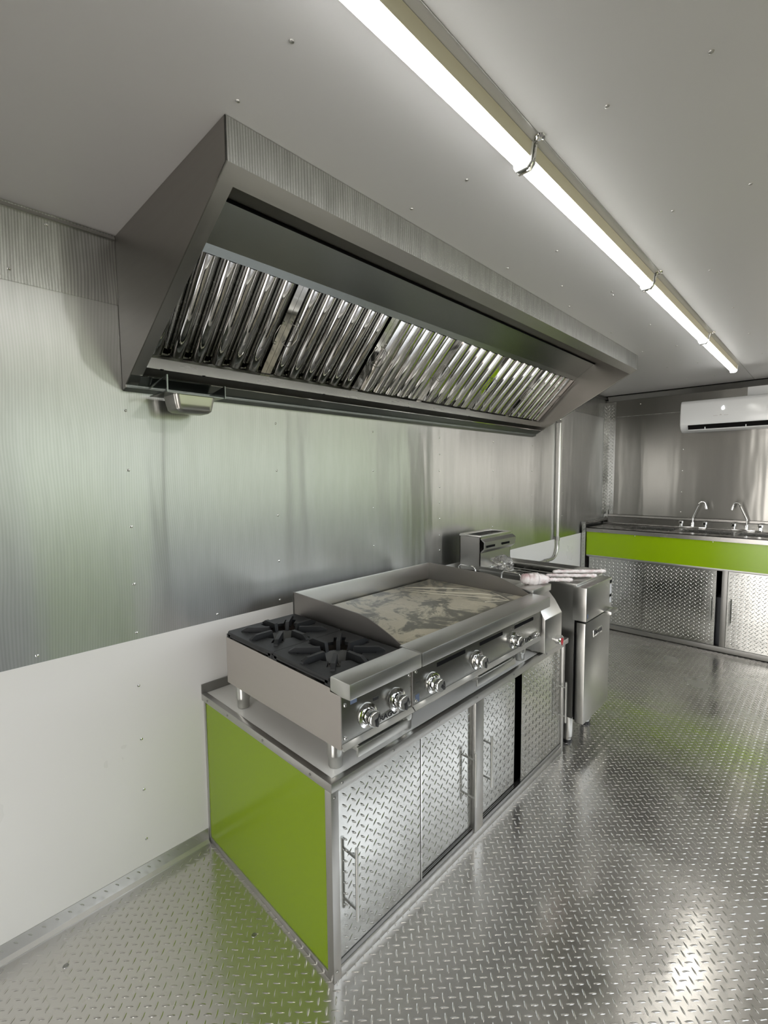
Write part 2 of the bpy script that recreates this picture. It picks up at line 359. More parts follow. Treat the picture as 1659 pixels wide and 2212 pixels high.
# right wall with the wide serving opening, rear wall with open door
WR = MB(); y0, y1, z0, z1 = -.45, 4.00, 1.03, 1.98
WR.box(XR, XR+.05, YB, y0, 0, H).box(XR, XR+.05, y1, YF, 0, H).box(XR, XR+.05, y0, y1, 0, z0).box(XR, XR+.05, y0, y1, z1, H)
wall_right = struct(WR.build('wall_right', m_wallR))
MB().box(XR-.004, XR-.001, -.05, .60, .10, .99).build('lower_panel', m_green, wall_right)  # unseen lime panel, added for its green reflection in the left wall
for yy in (.74, 2.15, 3.50): MB().box(XR-.03, XR-.002, yy-.04, yy+.04, 0, H).build('post', m_alu_d, wall_right)
struct(MB().box(XR-.02, XR+.06, y0-.03, y1+.03, z0-.02, z0)
       .box(XR-.01, XR+.06, y0-.03, y0, z0, z1+.02).box(XR-.01, XR+.06, y1, y1+.03, z0, z1+.02).box(XR-.01, XR+.06, y0, y1, z1, z1+.02).build('window_1', m_alu_d))
dx0, dx1, dz = .66, 1.50, 1.98; rr = .12
bk = MB().box(0, dx0, YB-.05, YB, 0, H).box(dx1, XR, YB-.05, YB, 0, H).box(dx0, dx1, YB-.05, YB, dz, H)
for cx, sg in ((dx0, 1), (dx1, -1)):
    pts = [(cx, dz), (cx, dz-rr)]+[(cx+sg*rr*(1-cos(a)), dz-rr+rr*sin(a)) for a in [pi/2*i/8 for i in range(1, 9)]]
    bk.prism(pts, 'y', YB-.05, YB)
struct(bk.build('wall_back', m_wallR))

# ================================================================ COUNTER BASE
CX, HC, CY = .7386, .5818, 1.4844
ctr = thing('cooking_counter', 'low counter with lime green end panel and tread plate sliding doors under the griddle', 'counter', (CX/2, CY/2, 0))
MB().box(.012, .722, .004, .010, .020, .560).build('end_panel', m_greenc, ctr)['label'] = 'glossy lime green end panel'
MB().box(.006, .728, .012, CY-.004, HC-.030, HC-.001).build('worktop', m_top, ctr)
f = MB()
f.box(.014, .712, 0, .012, 0, .020).box(.0, .014, 0, .012, 0, .556).box(.712, CX, 0, .026, 0, .556)
f.box(.712, CX, CY-.020, CY, 0, .556).box(.712, CX, .690, .745, .030, .540).box(.70, CX, .026, CY-.02, 0, .030).box(.70, CX, .026, CY-.02, .540, .556)
f.box(.004, .712, CY-.012, CY, 0, .556)
f.build('frame', m_alu, ctr, bev=.0015)
rm = MB().ring([(-.0, -.008), (CX+.012, -.008), (CX+.012, CY+.008), (0, CY+.008)], [(.006, .012), (CX-.008, .012), (CX-.008, CY-.008), (.006, CY-.008)], 'z', HC-.026, HC)
rm.build('edge_rail', m_alu, ctr, bev=.003)
MB().box(.0017, .008, -.008, CY, HC, HC+.034).build('back_lip', m_alu_d, ctr)
MB().box(.02, .70, .014, CY-.014, .02, .022).box(.02, .022, .014, CY-.014, .02, .54).box(.36, .362, .014, CY-.014, .02, .54).build('interior_panel', m_void, ctr)
for (a, b) in ((.745, CY-.02), (.026, .690)):
    MB().box(.714, .7165, a, b, .031, .044).box(.722, .7245, a, b, .031, .044).box(.730, .7325, a, b, .031, .044).build('door_track', m_alu_d, ctr)
def door(x, ya, yb, hy, hz=(.165, .352)):
    mb = MB().box(x-.003, x, ya, yb, .036, .541)
    lugs(mb, lambda u, v, h: (x+h, u, v), ya, yb, .040, .538, .0333, .0322, .1043, .4966, L=.0125, W=.0030, H=.0013)
    d = mb.build('door', m_plate_dr, ctr, smooth=True, ang=50)
    if hy:
        hb = MB().tube([(x+.030, hy, hz[0]-.012), (x+.030, hy, hz[1]+.012)], .005, 12)
        for z in (hz[0]+.018, hz[1]-.018): hb.tube([(x, hy, z), (x+.030, hy, z)], .0038, 10)
        hb.build('handle', m_nose, d, smooth=True)
door(.729, .028, .385, .070); door(.721, .380, .689, None)
door(.7205, .747, 1.018, .785, (.185, .365)); door(.729, 1.062, 1.463, None)
MB().box(.7292, .7312, .3805, .3852, .036, .541).build('door_edge_strip', m_chrome, ctr)
# the two handles by the end posts
hp = MB()
for hy, za, zb, x in ((.668, .170, .352, .721), (1.445, .185, .365, .729)):
    hb = MB().tube([(x+.034, hy, za-.012), (x+.034, hy, zb+.012)], .005, 12)
    for z in (za+.018, zb-.018): hb.tube([(x, hy, z), (x+.034, hy, z)], .0038, 10)
    ds = [o for o in ctr.children if o.name.startswith('door') and not o.name.startswith('door_track')]
    hb.build('handle', m_nose, ds[1] if hy < 1 else ds[3], smooth=True)
fs = None
scr = [(.20, -.009, HC-.012), (.42, -.009, HC-.012), (.66, -.009, HC-.012), (.05, -.009, HC-.012)]
for p in scr:
    if fs is None: fs = MB().lathe([(.004, 0), (.0035, -.0012), (.001, -.0018)], p, 'y', 10).build('screw', m_alu_d, ctr, smooth=True); p0 = Vector(p)
    else: copy_part(fs, Vector(p)-p0)
fs = None
for p in [(CX+.0125, y, HC-.012) for y in (.03, .23, .45, .68, .95, 1.25)]+[(CX+.0006, .012, .530), (CX+.0006, .012, .03)]:
    if fs is None: fs = MB().lathe([(.004, 0), (.0035, .0012), (.001, .0018)], p, 'x', 10).build('screw', m_alu_d, ctr, smooth=True); p0 = Vector(p)
    else: copy_part(fs, Vector(p)-p0)

# ================================================================ shared appliance bits
def legs(parent, pts, z0, z1, m=m_nose, r=.024):
    first = None
    for p in pts:
        if first is None:
            first = MB().lathe([(r*.80, 0), (r*.83, .002), (r*.83, .026), (r*.93, .030), (r, .036), (r, z1-z0)], (p[0], p[1], z0), 'z', 24).build('leg', m, parent, smooth=True); p0 = Vector((*p, 0))
        else: copy_part(first, Vector((*p, 0))-p0)
def knob(parent, y, z, x, ang=0., scale_green=False):
    b = MB().lathe([(.034, 0), (.034, .003), (.0335, .006), (.024, .0085), (.023, .006)], (x, y, z), 'x', 40)
    bez = b.build('knob', m_chrome, parent, smooth=True, ang=30)
    MB().lathe([(.0205, .006), (.0205, .020), (.0215, .024), (.0215, .034), (.0195, .037), (.0005, .037)], (x, y, z), 'x', 32).build('knob_cap', m_chrome, bez, smooth=True, ang=35)
    c, s = cos(ang), sin(ang)
    def rot(py, pz): return (y+py*c-pz*s, z+py*s+pz*c)
    g = MB().prism([rot(-.005, .002), rot(.005, .002), rot(.0065, -.018), rot(0, -.0245), rot(-.0065, -.018)], 'x', x+.018, x+.0385)
    g.build('grip', m_black, bez, bev=.001)
    MB().prism([(y+.010, z+.012), (y+.014, z+.012), (y+.0185, z-.006), (y+.015, z-.006), (y+.012, z+.004), (y+.007, z-.006), (y+.0035, z-.006)], 'x', x+.0368, x+.0374).build('emblem', m_black, bez)
    mk = MB()
    for k in range(6):
        a = radians(45+k*18); cy, cz = y+.0285*cos(a), z+.0285*sin(a)
        dy, dz = cos(a), sin(a); ty, tz = -sin(a), cos(a)
        q = [(cy+dy*e*.0025+ty*t*.0010, cz+dz*e*.0025+tz*t*.0010) for e, t in ((-1, -1), (1, -1), (1, 1), (-1, 1))]
        mk.prism(q, 'x', x+.0062, x+.0074)
    mk.build('dial_marks', m_scale if scale_green else m_black, bez)
    return bez
def screws(parent, pts):
    f0 = None
    for p in pts:
        if f0 is None: f0 = MB().lathe([(.0055, 0), (.0055, .002), (.004, .004), (.0005, .0042)], p, 'x', 14).build('screw', m_chrome, parent, smooth=True); p0 = Vector(p)
        else: copy_part(f0, Vector(p)-p0)

# ================================================================ TWO-BURNER HOT PLATE
hp = thing('hot_plate', 'two-burner gas hot plate with black cast iron grates and two chrome knobs', 'stove', (.46, .165, HC))
ya, yb = .020, .306
b = MB()
b.prism([(.155, .664), (.752, .664), (.760, .668), (.760, .812), (.718, .812), (.718, .822), (.155, .826)], 'y', ya, ya+.003)
b.prism([(.155, .664), (.752, .664), (.760, .668), (.760, .812), (.718, .812), (.718, .822), (.155, .826)], 'y', yb-.003, yb)
b.box(.155, .158, ya+.003, yb-.003, .664, .826).box(.158, .740, ya+.003, yb-.003, .664, .667)
b.box(.158, .72, ya+.003, yb-.003, .740, .743)
b.build('body', m_steel2, hp)
MB().box(.742, .758, ya+.004, yb-.002, .676, .814).build('control_panel', m_dark, hp, bev=.001)
MB().prism([(.740, .664), (.768, .664), (.770, .667), (.758, .678), (.740, .678)], 'y', ya+.002, yb-.001).build('bottom_flange', m_nose, hp)
MB().prism([(.718, .815), (.766, .810), (.797, .812), (.797, .855), (.722, .855), (.718, .851)], 'y', ya, yb-.001).build('front_rail', m_nose, hp, bev=.0025)
MB().box(.66, .770, ya+.055, yb-.05, .640, .660).box(.768, .776, ya+.045, yb-.04, .634, .660).build('drip_tray', m_nose, hp, bev=.001)
legs(hp, [(.693, .056), (.205, .050), (.693, .279), (.205, .279)], HC, .668)
knob(hp, .115, .726, .758, .25); knob(hp, .234, .728, .758, .25)
MB().box(.7575, .7595, .150, .245, .682, .706).build('nameplate', m_nose, hp, bev=.0008)
text('lettering', 'DRAGO', .021, m_black, hp, (.7598, .190, .694), RX, sx=1.25, bold=.0006)
MB().box(.758, .7588, .055, .078, .777, .798).build('warning_sticker', m_stkblue, hp)
MB().box(.758, .7592, .140, .160, .756, .764).build('pilot_slot', m_black, hp)
screws(hp, [(.758, .036, .782), (.758, .292, .782), (.758, .036, .692), (.758, .292, .692)])
for gi, (xa, xb) in enumerate(((.158, .440), (.442, .717))):
    gx0, gx1, gy0, gy1 = xa, xb, ya+.001, yb-.003; cx, cy = (xa+xb)/2, (gy0+gy1)/2
    zt = .846; th = .010; n = 96; o = []; inn = []
    for k in range(n):
        t = 2*pi*(k+.5)/n; dx, dy = cos(t), sin(t)
        s = min((gx1-cx)/abs(dx) if abs(dx) > 1e-6 else 9, (gy1-cy)/abs(dy) if abs(dy) > 1e-6 else 9)
        o.append((cx+dx*s, cy+dy*s))
        pet = abs(((t/(pi/4)+.0) % 1)-.5)*2 if True else 0          # 1 on the eight finger directions
        rr_ = .082 + (.040 if pet > .52 else 0)
        inn.append((cx+dx*rr_, cy+dy*rr_))
    gm = MB().ring(o, inn, 'z', zt-th, zt)
    for (sx0, sx1) in ((gx0, gx0+.022), (gx1-.022, gx1), ):
        gm.box(sx0, sx1, gy0, gy0+.008, .824, zt-th+.002).box(sx0, sx1, gy1-.008, gy1, .824, zt-th+.002)
    gm.box(gx0+.01, gx1-.01, gy0, gy0+.006, .830, zt-th+.001)
    for k in range(8):
        t = k*pi/4; d = Vector((cos(t), sin(t), 0)); pn = Vector((-sin(t), cos(t), 0)); c0 = Vector((cx, cy, 0)); wd = .0062
        ro = .150 if k % 2 else .134; prof = [(.046, zt-.016), (.052, zt+.014), (ro-.022, zt+.014), (ro-.004, zt+.004), (ro, zt-.004), (ro, zt-.012), (.080, zt-.014), (.072, zt-.006), (.062, zt-.006), (.058, zt-.016)]
        vs = [c0+d*r+pn*sg*wd+Vector((0, 0, z)) for sg in (-1, 1) for r, z in prof]
        m_ = len(prof); gm.add(vs, [tuple(range(m_)), tuple(range(2*m_-1, m_-1, -1))]+[(i, i+m_, (i+1) % m_+m_, (i+1) % m_) for i in range(m_)])
    gr = gm.build('grate', m_iron, hp)
    bu = MB().lathe([(.062, .742), (.066, .808), (.062, .826), (.054, .829), (.042, .814), (.030, .800), (.028, .790)], (cx, cy, 0), 'z', 48).build('burner', m_burn, hp, smooth=True)
    po = MB()
    for k in range(40):
        t = 2*pi*k/40; po.lathe([(.0018, 0), (.0018, .0012)], (cx+.058*cos(t), cy+.058*sin(t), .8278), 'z', 6)
    po.build('burner_ports', m_void, bu)

# ================================================================ GRIDDLE
gd = thing('griddle', 'wide flat-top gas griddle with tall steel splash guards and three knobs', 'griddle', (.46, .74, HC))
ya, yb = .308, 1.172
b = MB()
for y in (ya, yb-.003): b.prism([(.12, .664), (.752, .664), (.757, .668), (.757, .812), (.12, .812)], 'y', y, y+.003)
b.box(.12, .123, ya+.003, yb-.003, .664, .82).box(.123, .74, ya+.003, yb-.003, .664, .667)
b.build('body', m_steel2, gd)
MB().box(.742, .7575, ya+.003, yb-.008, .676, .814).build('control_panel', m_dark, gd, bev=.001)
MB().prism([(.740, .664), (.768, .664), (.770, .667), (.758, .678), (.740, .678)], 'y', ya+.001, yb-.01).build('bottom_flange', m_nose, gd)
MB().prism([(.702, .815), (.766, .810), (.797, .812), (.797, .855), (.706, .855), (.702, .851)], 'y', ya+.002, yb+.002).build('front_rail', m_nose, gd, bev=.0025)
MB().box(.150, .690, ya+.016, yb-.010, .812, .838).build('cooking_plate', m_plateg, gd, bev=.002)
MB().box(.690, .703, ya+.012, yb-.012, .800, .826).build('grease_gutter', m_dark, gd)
MB().box(.128, .140, ya+.010, yb-.004, .80, .922).build('back_splash', m_steel, gd, bev=.001)
sp = [(.130, .80), (.706, .80), (.706, .852), (.66, .872), (.60, .893), (.55, .908), (.505, .914), (.130, .925)]
s1 = MB().prism(sp, 'y', ya+.010, ya+.0135).build('side_splash', m_splash, gd)
copy_part(s1, (0, yb-ya-.018, 0))
# creases of the protective film lying on the right third of the plate
fo = MB()
for pth in ([(.19, .88), (.35, .93), (.56, 1.03), (.665, 1.06)], [(.18, .90), (.38, .99), (.52, 1.08), (.60, 1.10)], [(.18, .93), (.33, 1.05), (.44, 1.12)], [(.665, 1.06), (.60, 1.10), (.54, 1.13)], [(.60, .97), (.66, 1.05)]):
    fo.tube([(x, y, .8385) for x, y in pth], [.0015]+[.0028]*(len(pth)-2)+[.0012], 6)
fo.build('film_creases', m_film, gd, smooth=True)
legs(gd, [(.705, .335), (.205, .345), (.705, 1.085), (.205, 1.11)], HC, .668)
knob(gd, .407, .720, .7575, .85, True); knob(gd, .663, .719, .7575, .25); knob(gd, .928, .722, .7575, -.9)
for y in (.51, .763, 1.018): MB().box(.7574, .7585, y-.080, y+.080, .764, .777).build('vent_slot', m_void, gd)
MB().box(.66, .772, .66, .90, .636, .660).box(.770, .776, .64, .915, .632, .658).build('drip_tray', m_nose, gd, bev=.001)
MB().box(.7573, .7605, 1.018, 1.132, .678, .704).build('nameplate', m_chrome, gd, bev=.0015)
text('lettering', 'DRAGO', .023, m_black, gd, (.7608, 1.075, .691), RX, sx=1.25, bold=.0006)
MB().box(.7575, .7583, .322, .340, .684, .708).build('warning_sticker', m_stkblue, gd)
screws(gd, [(.7575, .324, .782), (.7575, .324, .690), (.7575, 1.150, .690)])

# ================================================================ COUNTERTOP FRYER
cf = thing('countertop_fryer', 'narrow steel countertop fryer with a red-marked knob, right of the griddle', 'fryer', (.45, 1.30, HC))
ya, yb = 1.190, 1.365
MB().prism([(.10, .592), (.768, .592), (.768, .742), (.735, .795), (.70, .835), (.10, .835)], 'y', ya, yb).build('body', m_steel, cf, bev=.002)
MB().box(.60, .712, ya-.004, yb+.004, .835, .866).build('front_rim', m_nose, cf, bev=.002)
MB().box(.12, .60, ya+.004, yb-.004, .835, .858).build('lid', m_steel, cf, bev=.002)
for hx in (.26, .52):
    MB().tube([(hx-.055, 1.34, .858), (hx-.052, 1.34, .885), (hx-.040, 1.34, .897), (hx+.040, 1.34, .897), (hx+.052, 1.34, .885), (hx+.055, 1.34, .858)], .0035, 10).build('lid_handle', m_chrome, cf, smooth=True)
legs(cf, [(.70, 1.215), (.16, 1.215), (.70, 1.34), (.16, 1.34)], HC, .594, r=.014)
kb = MB().lathe([(.014, 0), (.014, .016), (.021, .018), (.022, .040), (.019, .044), (.0005, .044)], (.766, 1.275, .640), 'x', 28).build('knob', m_chrome, cf, smooth=True, ang=35)
MB().prism([(1.268, .652), (1.282, .650), (1.284, .630), (1.277, .617), (1.266, .630)], 'x', .795, .8115).build('knob_mark', m_red, kb)['label'] = 'red grip on the knob'

# ================================================================ FLOOR FRYER
ff = thing('floor_fryer', 'tall freestanding stainless deep fryer with a back tower and plain door', 'fryer', (.43, 1.73, 0))
ya, yb = 1.555, 1.900; zt = .838
b = MB().box(.06, .752, ya, ya+.004, .145, zt-.012).box(.06, .752, yb-.004, yb, .145, zt-.012).box(.06, .064, ya, yb, .145, zt)
b.box(.06, .748, ya+.004, yb-.004, .145, .150).box(.70, .735, ya+.004, yb-.004, .150, zt-.012)
b.build('body', m_steel, ff)
rimz = MB().ring([(.20, ya-.003), (.760, ya-.003), (.760, yb+.003), (.20, yb+.003)], [(.225, ya+.030), (.600, ya+.030), (.600, yb-.012), (.225, yb-.012)], 'z', zt-.012, zt)
rimz.build('tank_rim', m_nose, ff, bev=.0015)
MB().box(.20, .752, yb-.004, yb+.001, zt, zt+.022).build('side_guard', m_steel, ff)
MB().box(.225, .228, ya+.03, yb-.012, .66, zt-.01).box(.597, .600, ya+.03, yb-.012, .66, zt-.01).box(.225, .60, ya+.03, ya+.033, .66, zt-.01).box(.225, .60, yb-.015, yb-.012, .66, zt-.01).box(.225, .60, ya+.03, yb-.012, .66, .664).build('tank', m_dark, ff)
# tower
tw = MB().box(.065, .205, ya, ya+.004, zt-.02, 1.020).box(.065, .205, yb-.004, yb, zt-.02, 1.020).box(.201, .205, ya, yb, zt-.02, 1.020).box(.065, .069, ya, yb, zt-.02, 1.035)
tw.build('flue_tower', m_steel, ff)
MB().ring([(.062, ya-.002), (.212, ya-.002), (.212, yb+.002), (.062, yb+.002)], [(.085, ya+.02), (.190, ya+.02), (.190, yb-.02), (.085, yb-.02)], 'z', 1.020, 1.030).build('flue_rim', m_nose, ff, bev=.001)
hg = MB().prism([(.205, .928), (.232, .950), (.236, .995), (.214, 1.010), (.206, 1.008), (.228, .990), (.226, .955), (.203, .934)], 'y', ya+.004, yb+.012)
hang = hg.build('basket_hanger', m_nose, ff)
for y in (1.62, 1.79):
    MB().prism([(y-.045, .962), (y+.045, .962), (y+.045, .974), (y-.045, .974)], 'x', .2345, .2372).build('hanger_slot', m_void, hang)
# front: control cover, door
MB().box(.752, .762, ya+.006, yb-.006, .14, .812).build('door_gap', m_void, ff)
MB().box(.745, .812, ya-.010, yb+.002, .657, .826).build('control_cover', m_steel, ff, bev=.004)
dr = MB().box(.765, .808, ya-.006, yb-.002, .135, .648).build('door', m_steel, ff, bev=.003)
MB().prism([(.806, .646), (.830, .640), (.846, .644), (.846, .658), (.830, .662), (.806, .655)], 'y', 1.80, yb+.006).build('handle', m_nose, dr, bev=.001)
MB().box(.8075, .8105, 1.655, 1.775, .555, .590).build('nameplate', m_chrome, dr, bev=.0015)
text('lettering', 'DRAGO', .026, m_black, dr, (.8108, 1.718, .5725), RX, sx=1.1, bold=.0008)
for z0_, z1_, m_ in ((.795, .812, m_void), (.722, .734, m_void), (.738, .790, m_sticker), (.690, .718, m_sticker)):
    MB().box(.8118, .8126, yb-.030, yb-.004, z0_, z1_).build('label', m_, ff)
MB().box(.8118, .8126, ya+.004, ya+.016, .672, .694).build('label', m_stkblue, ff)
lg = None
for (x, y) in ((.715, 1.52+.07), (.715, 1.835), (.12, 1.59), (.12, 1.84)):
    if lg is None:
        lg = MB().lathe([(.020, 0), (.022, .004), (.022, .020), (.025, .028), (.028, .034), (.028, .148)], (x, y, 0), 'z', 24).build('leg', m_steel, ff, smooth=True)
        MB().lathe([(.024, 0), (.024, .014)], (x, y, 0), 'z', 20).build('foot', m_black, lg, smooth=True); p0 = Vector((x, y, 0))
    else: copy_part(lg, Vector((x, y, 0))-p0)
# basket handles wrapped in film
def wrapped(a, b, r0, r1, blob, label):
    a = Vector(a); b = Vector(b); n = 46; path = []; rs = []
    for i in range(n):
        t = i/(n-1); p = a.lerp(b, t); p += Vector((random.uniform(-1, 1), random.uniform(-1, 1), random.uniform(-1, 1)))*.0013
        r = r0+(r1-r0)*t; r *= 1+random.uniform(-.13, .13)
        if t < blob: r += .019*sin(pi*(t/blob)**.8)**.6*(1+random.uniform(-.22, .22))
        if i in (0, n-1): r *= .5
        if abs(t-.93) < .02: r *= 1.35
        path.append(p); rs.append(r)
    o = MB().tube(path, rs, 12).build('basket_handle', m_wrap, smooth=True, ang=70); tag(o, label, 'handle', 'film-wrapped fryer basket handles'); return o
wrapped((.615, 1.255, .893), (.785, 1.440, .882), .011, .0080, .55, 'film-wrapped basket handle nearest the griddle, with a bulky wad at its end')
wrapped((.628, 1.490, .874), (.806, 1.688, .866), .0085, .0085, .0, 'pale film-wrapped basket handle, the middle one of the three on the fryer')
wrapped((.615, 1.600, .874), (.802, 1.825, .868), .0095, .0090, .0, 'pinkish film-wrapped basket handle farthest back, at the right rim of the fryer')
MB().box(.20, .70, ya-.001, ya+.004, zt, zt+.016).build('side_guard', m_steel, ff)
# crumpled clear bag and rods in the tank
bgm = bmesh.new(); bmesh.ops.create_icosphere(bgm, subdivisions=4, radius=1)
rnd = random.Random(3); dirs = [Vector((rnd.gauss(0, 1), rnd.gauss(0, 1), rnd.gauss(0, 1))).normalized() for _ in range(90)]; amp = [rnd.uniform(-.25, .3) for _ in dirs]
for vtx in bgm.verts:
    d = vtx.co.normalized(); r = .85+sum(a*max(0, d.dot(q)-.86)*12 for a, q in zip(amp, dirs)); vtx.co = Vector((d.x*r*.060, d.y*r*.050, d.z*r*.040))
bag = MB(); bag.add([(v.co.x+.300, v.co.y+1.665, v.co.z+.858) for v in bgm.verts], [tuple(q.index for q in f_.verts) for f_ in bgm.faces]); bgm.free()
tag(bag.build('plastic_bag', m_bag, smooth=True, ang=25), 'crumpled clear plastic bag in the back of the fryer tank', 'bag')
rk = thing('fryer_basket_rack', 'thin metal rods lying across the open tank of the floor fryer', 'rack', (.42, 1.72, .80))
for y in (1.66, 1.72, 1.78, 1.84): MB().tube([(.235, y, .812), (.595, y, .812)], .004, 8).build('rod', m_alu, rk, smooth=True)
MB().tube([(.30, 1.60, .804), (.30, 1.87, .804)], .004, 8).tube([(.52, 1.60, .804), (.52, 1.87, .804)], .004, 8).build('cross_rod', m_alu, rk, smooth=True)

# ================================================================ HOOD
A = Vector((.030, 0, 1.673)); B = Vector((.707, 0, 2.039)); D = (B-A).normalized(); Nn = Vector((D.z, 0, -D.x)); LEN = (B-A).length
def hp_(t, off=0):
    """point at distance t down the slope from the front lip, off metres inward"""
    p = B-D*t-Nn*off; return (p.x, p.z)
ya, yb = -.2226, 2.5822
hood = thing('exhaust_hood', 'long stainless exhaust hood with a row of polished baffle filters over the griddle', 'exhaust hood', (.35, 1.18, 1.67))
sidep = [(.003, 1.660), (.032, 1.664), (.030, 1.673), (B.x, B.z), (B.x, H-.001), (.003, H-.001)]
s1 = MB().prism(sidep, 'y', ya, ya+.003).build('side_panel', m_hood, hood); copy_part(s1, (0, yb-ya-.003, 0))
MB().box(B.x-.004, B.x, ya, yb, B.z, H-.001).build('fascia', m_hoodf, hood)
# bright joint strips on the fascia lip
fl_ = MB()
a0 = hp_(0); a1 = hp_(.046); a2 = hp_(.046, .003); a3 = hp_(0.003, .003)
fl_.prism([a0, a1, a2, a3], 'y', ya, yb)
for (u, v_) in ((ya+.003, ya+.036), (yb-.010, yb-.003)):
    fl_.prism([hp_(.046), hp_(LEN-.003), hp_(LEN-.003, .003), hp_(.046, .003)], 'y', u, v_)
fl_.build('opening_flange', m_steel, hood)
MB().prism([hp_(.043, .002), hp_(.062, .043), hp_(.066, .043), hp_(.047, .002)], 'y', ya+.004, yb-.004).build('opening_return', m_hoodi, hood)
# deep 45 degree filter bank behind the opening
F0 = Vector((.314, 0, 2.030)); F1 = Vector((.050, 0, 1.765)); FD = (F1-F0).normalized(); FN = Vector((-FD.z, 0, FD.x)); FL = (F1-F0).length
def fpt(u, t, off): p = F0+FD*t-FN*off; return (p.x, u, p.z)
def f2(t, off): p = F0+FD*t-FN*off; return (p.x, p.z)
YI0, YI1 = ya+.004, yb-.004
MB().prism([(.655, 2.118), (.44, 2.122), (.44, 2.126), (.655, 2.122)], 'y', YI0, YI1).prism([(.700, 2.040), (.655, 2.118), (.658, 2.121), (.703, 2.043)], 'y', YI0, YI1).build('canopy_underside', m_hood, hood)
MB().box(.436, .448, YI0, YI1, 2.117, 2.121).build('shadow_gap', m_void, hood)
MB().prism([(.442, 2.119), (.332, 2.045), (.314, 2.026), (.305, 2.034), (.325, 2.054), (.430, 2.122)], 'y', YI0, YI1).build('upper_filter_rail', m_hoodi, hood)
MB().prism([f2(-.01, .060), f2(FL+.02, .060), f2(FL+.02, .064), f2(-.01, .064)], 'y', YI0, YI1).build('plenum_back', m_void, hood)
MB().prism([(.042, 1.768), (.056, 1.764), (.060, 1.729), (.056, 1.729), (.050, 1.760), (.040, 1.762)], 'y', YI0, YI1).build('lower_filter_rail', m_dark, hood)
MB().prism([(.058, 1.731), (.020, 1.712), (.018, 1.706), (.008, 1.706), (.008, 1.712), (.054, 1.735)], 'y', YI0, YI1).build('trough_channel', m_hood, hood)
MB().prism([hp_(.715, .002), hp_(.7155, -.0015), hp_(.718, -.0028), hp_(.7205, -.0015), hp_(.721, .002), hp_(.718, .005)], 'y', ya+.03, yb-.012).build('trough_bead', m_chrome, hood)
MB().prism([hp_(.719, .0), hp_(LEN, .0), (.032, 1.664), (.003, 1.656), (.003, 1.662), (.028, 1.674), hp_(.719, .004)], 'y', ya+.003, yb-.003).build('bottom_rail', m_hoodi, hood)
hs = None
for y in (-.12, .02, .55, 1.1, 1.65, 2.2):
    q = (.0585, y, 1.730)
    if hs is None: hs = MB().lathe([(.006, -.002), (.006, .0)], q, 'z', 12).build('drain_hole', m_void, hood); p0 = Vector(q)
    else: copy_part(hs, Vector(q)-p0)
def baffle_filter(y0, y1, rounded):
    fr = MB(); fw_ = .020
    for (u0, u1, ta, tb, o0, o1) in ((y0, y0+fw_, 0, FL, .002, .006), (y1-fw_, y1, 0, FL, .002, .006), (y0, y1, 0, .010, .020, .034), (y0, y1, FL-.010, FL, .020, .034)):
        vs = [fpt(u, t, o) for u in (u0, u1) for t, o in ((ta, o0), (tb, o0), (tb, o1), (ta, o1))]
        fr.add(vs, [(0, 1, 2, 3), (7, 6, 5, 4), (0, 4, 5, 1), (1, 5, 6, 2), (2, 6, 7, 3), (3, 7, 4, 0)])
    filt = fr.build('baffle_filter', m_baffle, hood)
    n = 6 if rounded else 5; pc = (y1-y0-2*fw_)/n
    for k in range(n):
        c = y0+fw_+(k+.5)*pc; mb = MB()
        if rounded:
            R = pc*.34; K = 14; prof = [(c-R, .026)]+[(c-R*cos(pi*i/K), .016-R*.95*sin(pi*i/K)) for i in range(K+1)]+[(c+R, .026)]
        else:
            R = pc*.46; prof = [(c-R, .026), (c-R, .006), (c-R*.86, -.004), (c-R*.60, -.008), (c+R*.60, -.008), (c+R*.86, -.004), (c+R, .006), (c+R, .026)]
        m_ = len(prof); e = FL-.006
        rows = [(.004, 1.0), (e-.010, 1.0), (e-.003, .8), (e, .35)]
        vs = []
        for t, sc_ in rows: vs += [fpt(u, t, .026+(o-.026)*sc_) for u, o in prof]
        mb.add(vs, [(r*m_+i, r*m_+i+1, (r+1)*m_+i+1, (r+1)*m_+i) for r in range(len(rows)-1) for i in range(m_-1)])
        mb.build('baffle', m_baffle, filt, smooth=True, ang=50 if rounded else 25)
    bk_ = MB()
    for k in range(n+1):
        c = y0+fw_+k*pc; R = pc*.15; K = 8
        prof = [(c-R*cos(pi*i/K), .030+R*.8*sin(pi*i/K)) for i in range(K+1)]
        m_ = len(prof); vs = [fpt(u, t, o) for t in (.004, FL-.02) for u, o in prof]
        bk_.add(vs, [(i, i+1, m_+i+1, m_+i) for i in range(m_-1)])
    bk_.build('rear_baffles', m_dark, filt, smooth=True, ang=60)  # shade of the gaps put into a darker metal than the front baffles
    for sgn, ub in ((1, y0+fw_*.6), (-1, y1-fw_*.6)):
        tm = .185; pth = [fpt(ub, tm-.040, .002), fpt(ub+sgn*.010, tm-.044, -.012), fpt(ub+sgn*.026, tm-.036, -.020), fpt(ub+sgn*.034, tm, -.022), fpt(ub+sgn*.026, tm+.036, -.020), fpt(ub+sgn*.010, tm+.044, -.012), fpt(ub, tm+.040, .002)]
        MB().tube(pth, .0017, 8).build('handle', m_dark, filt, smooth=True)
edges = [-.192, .268, .735, 1.195, 1.655, 2.115, 2.572]
for i in range(6): baffle_filter(edges[i]+.0008, edges[i+1]-.0008, i < 2)
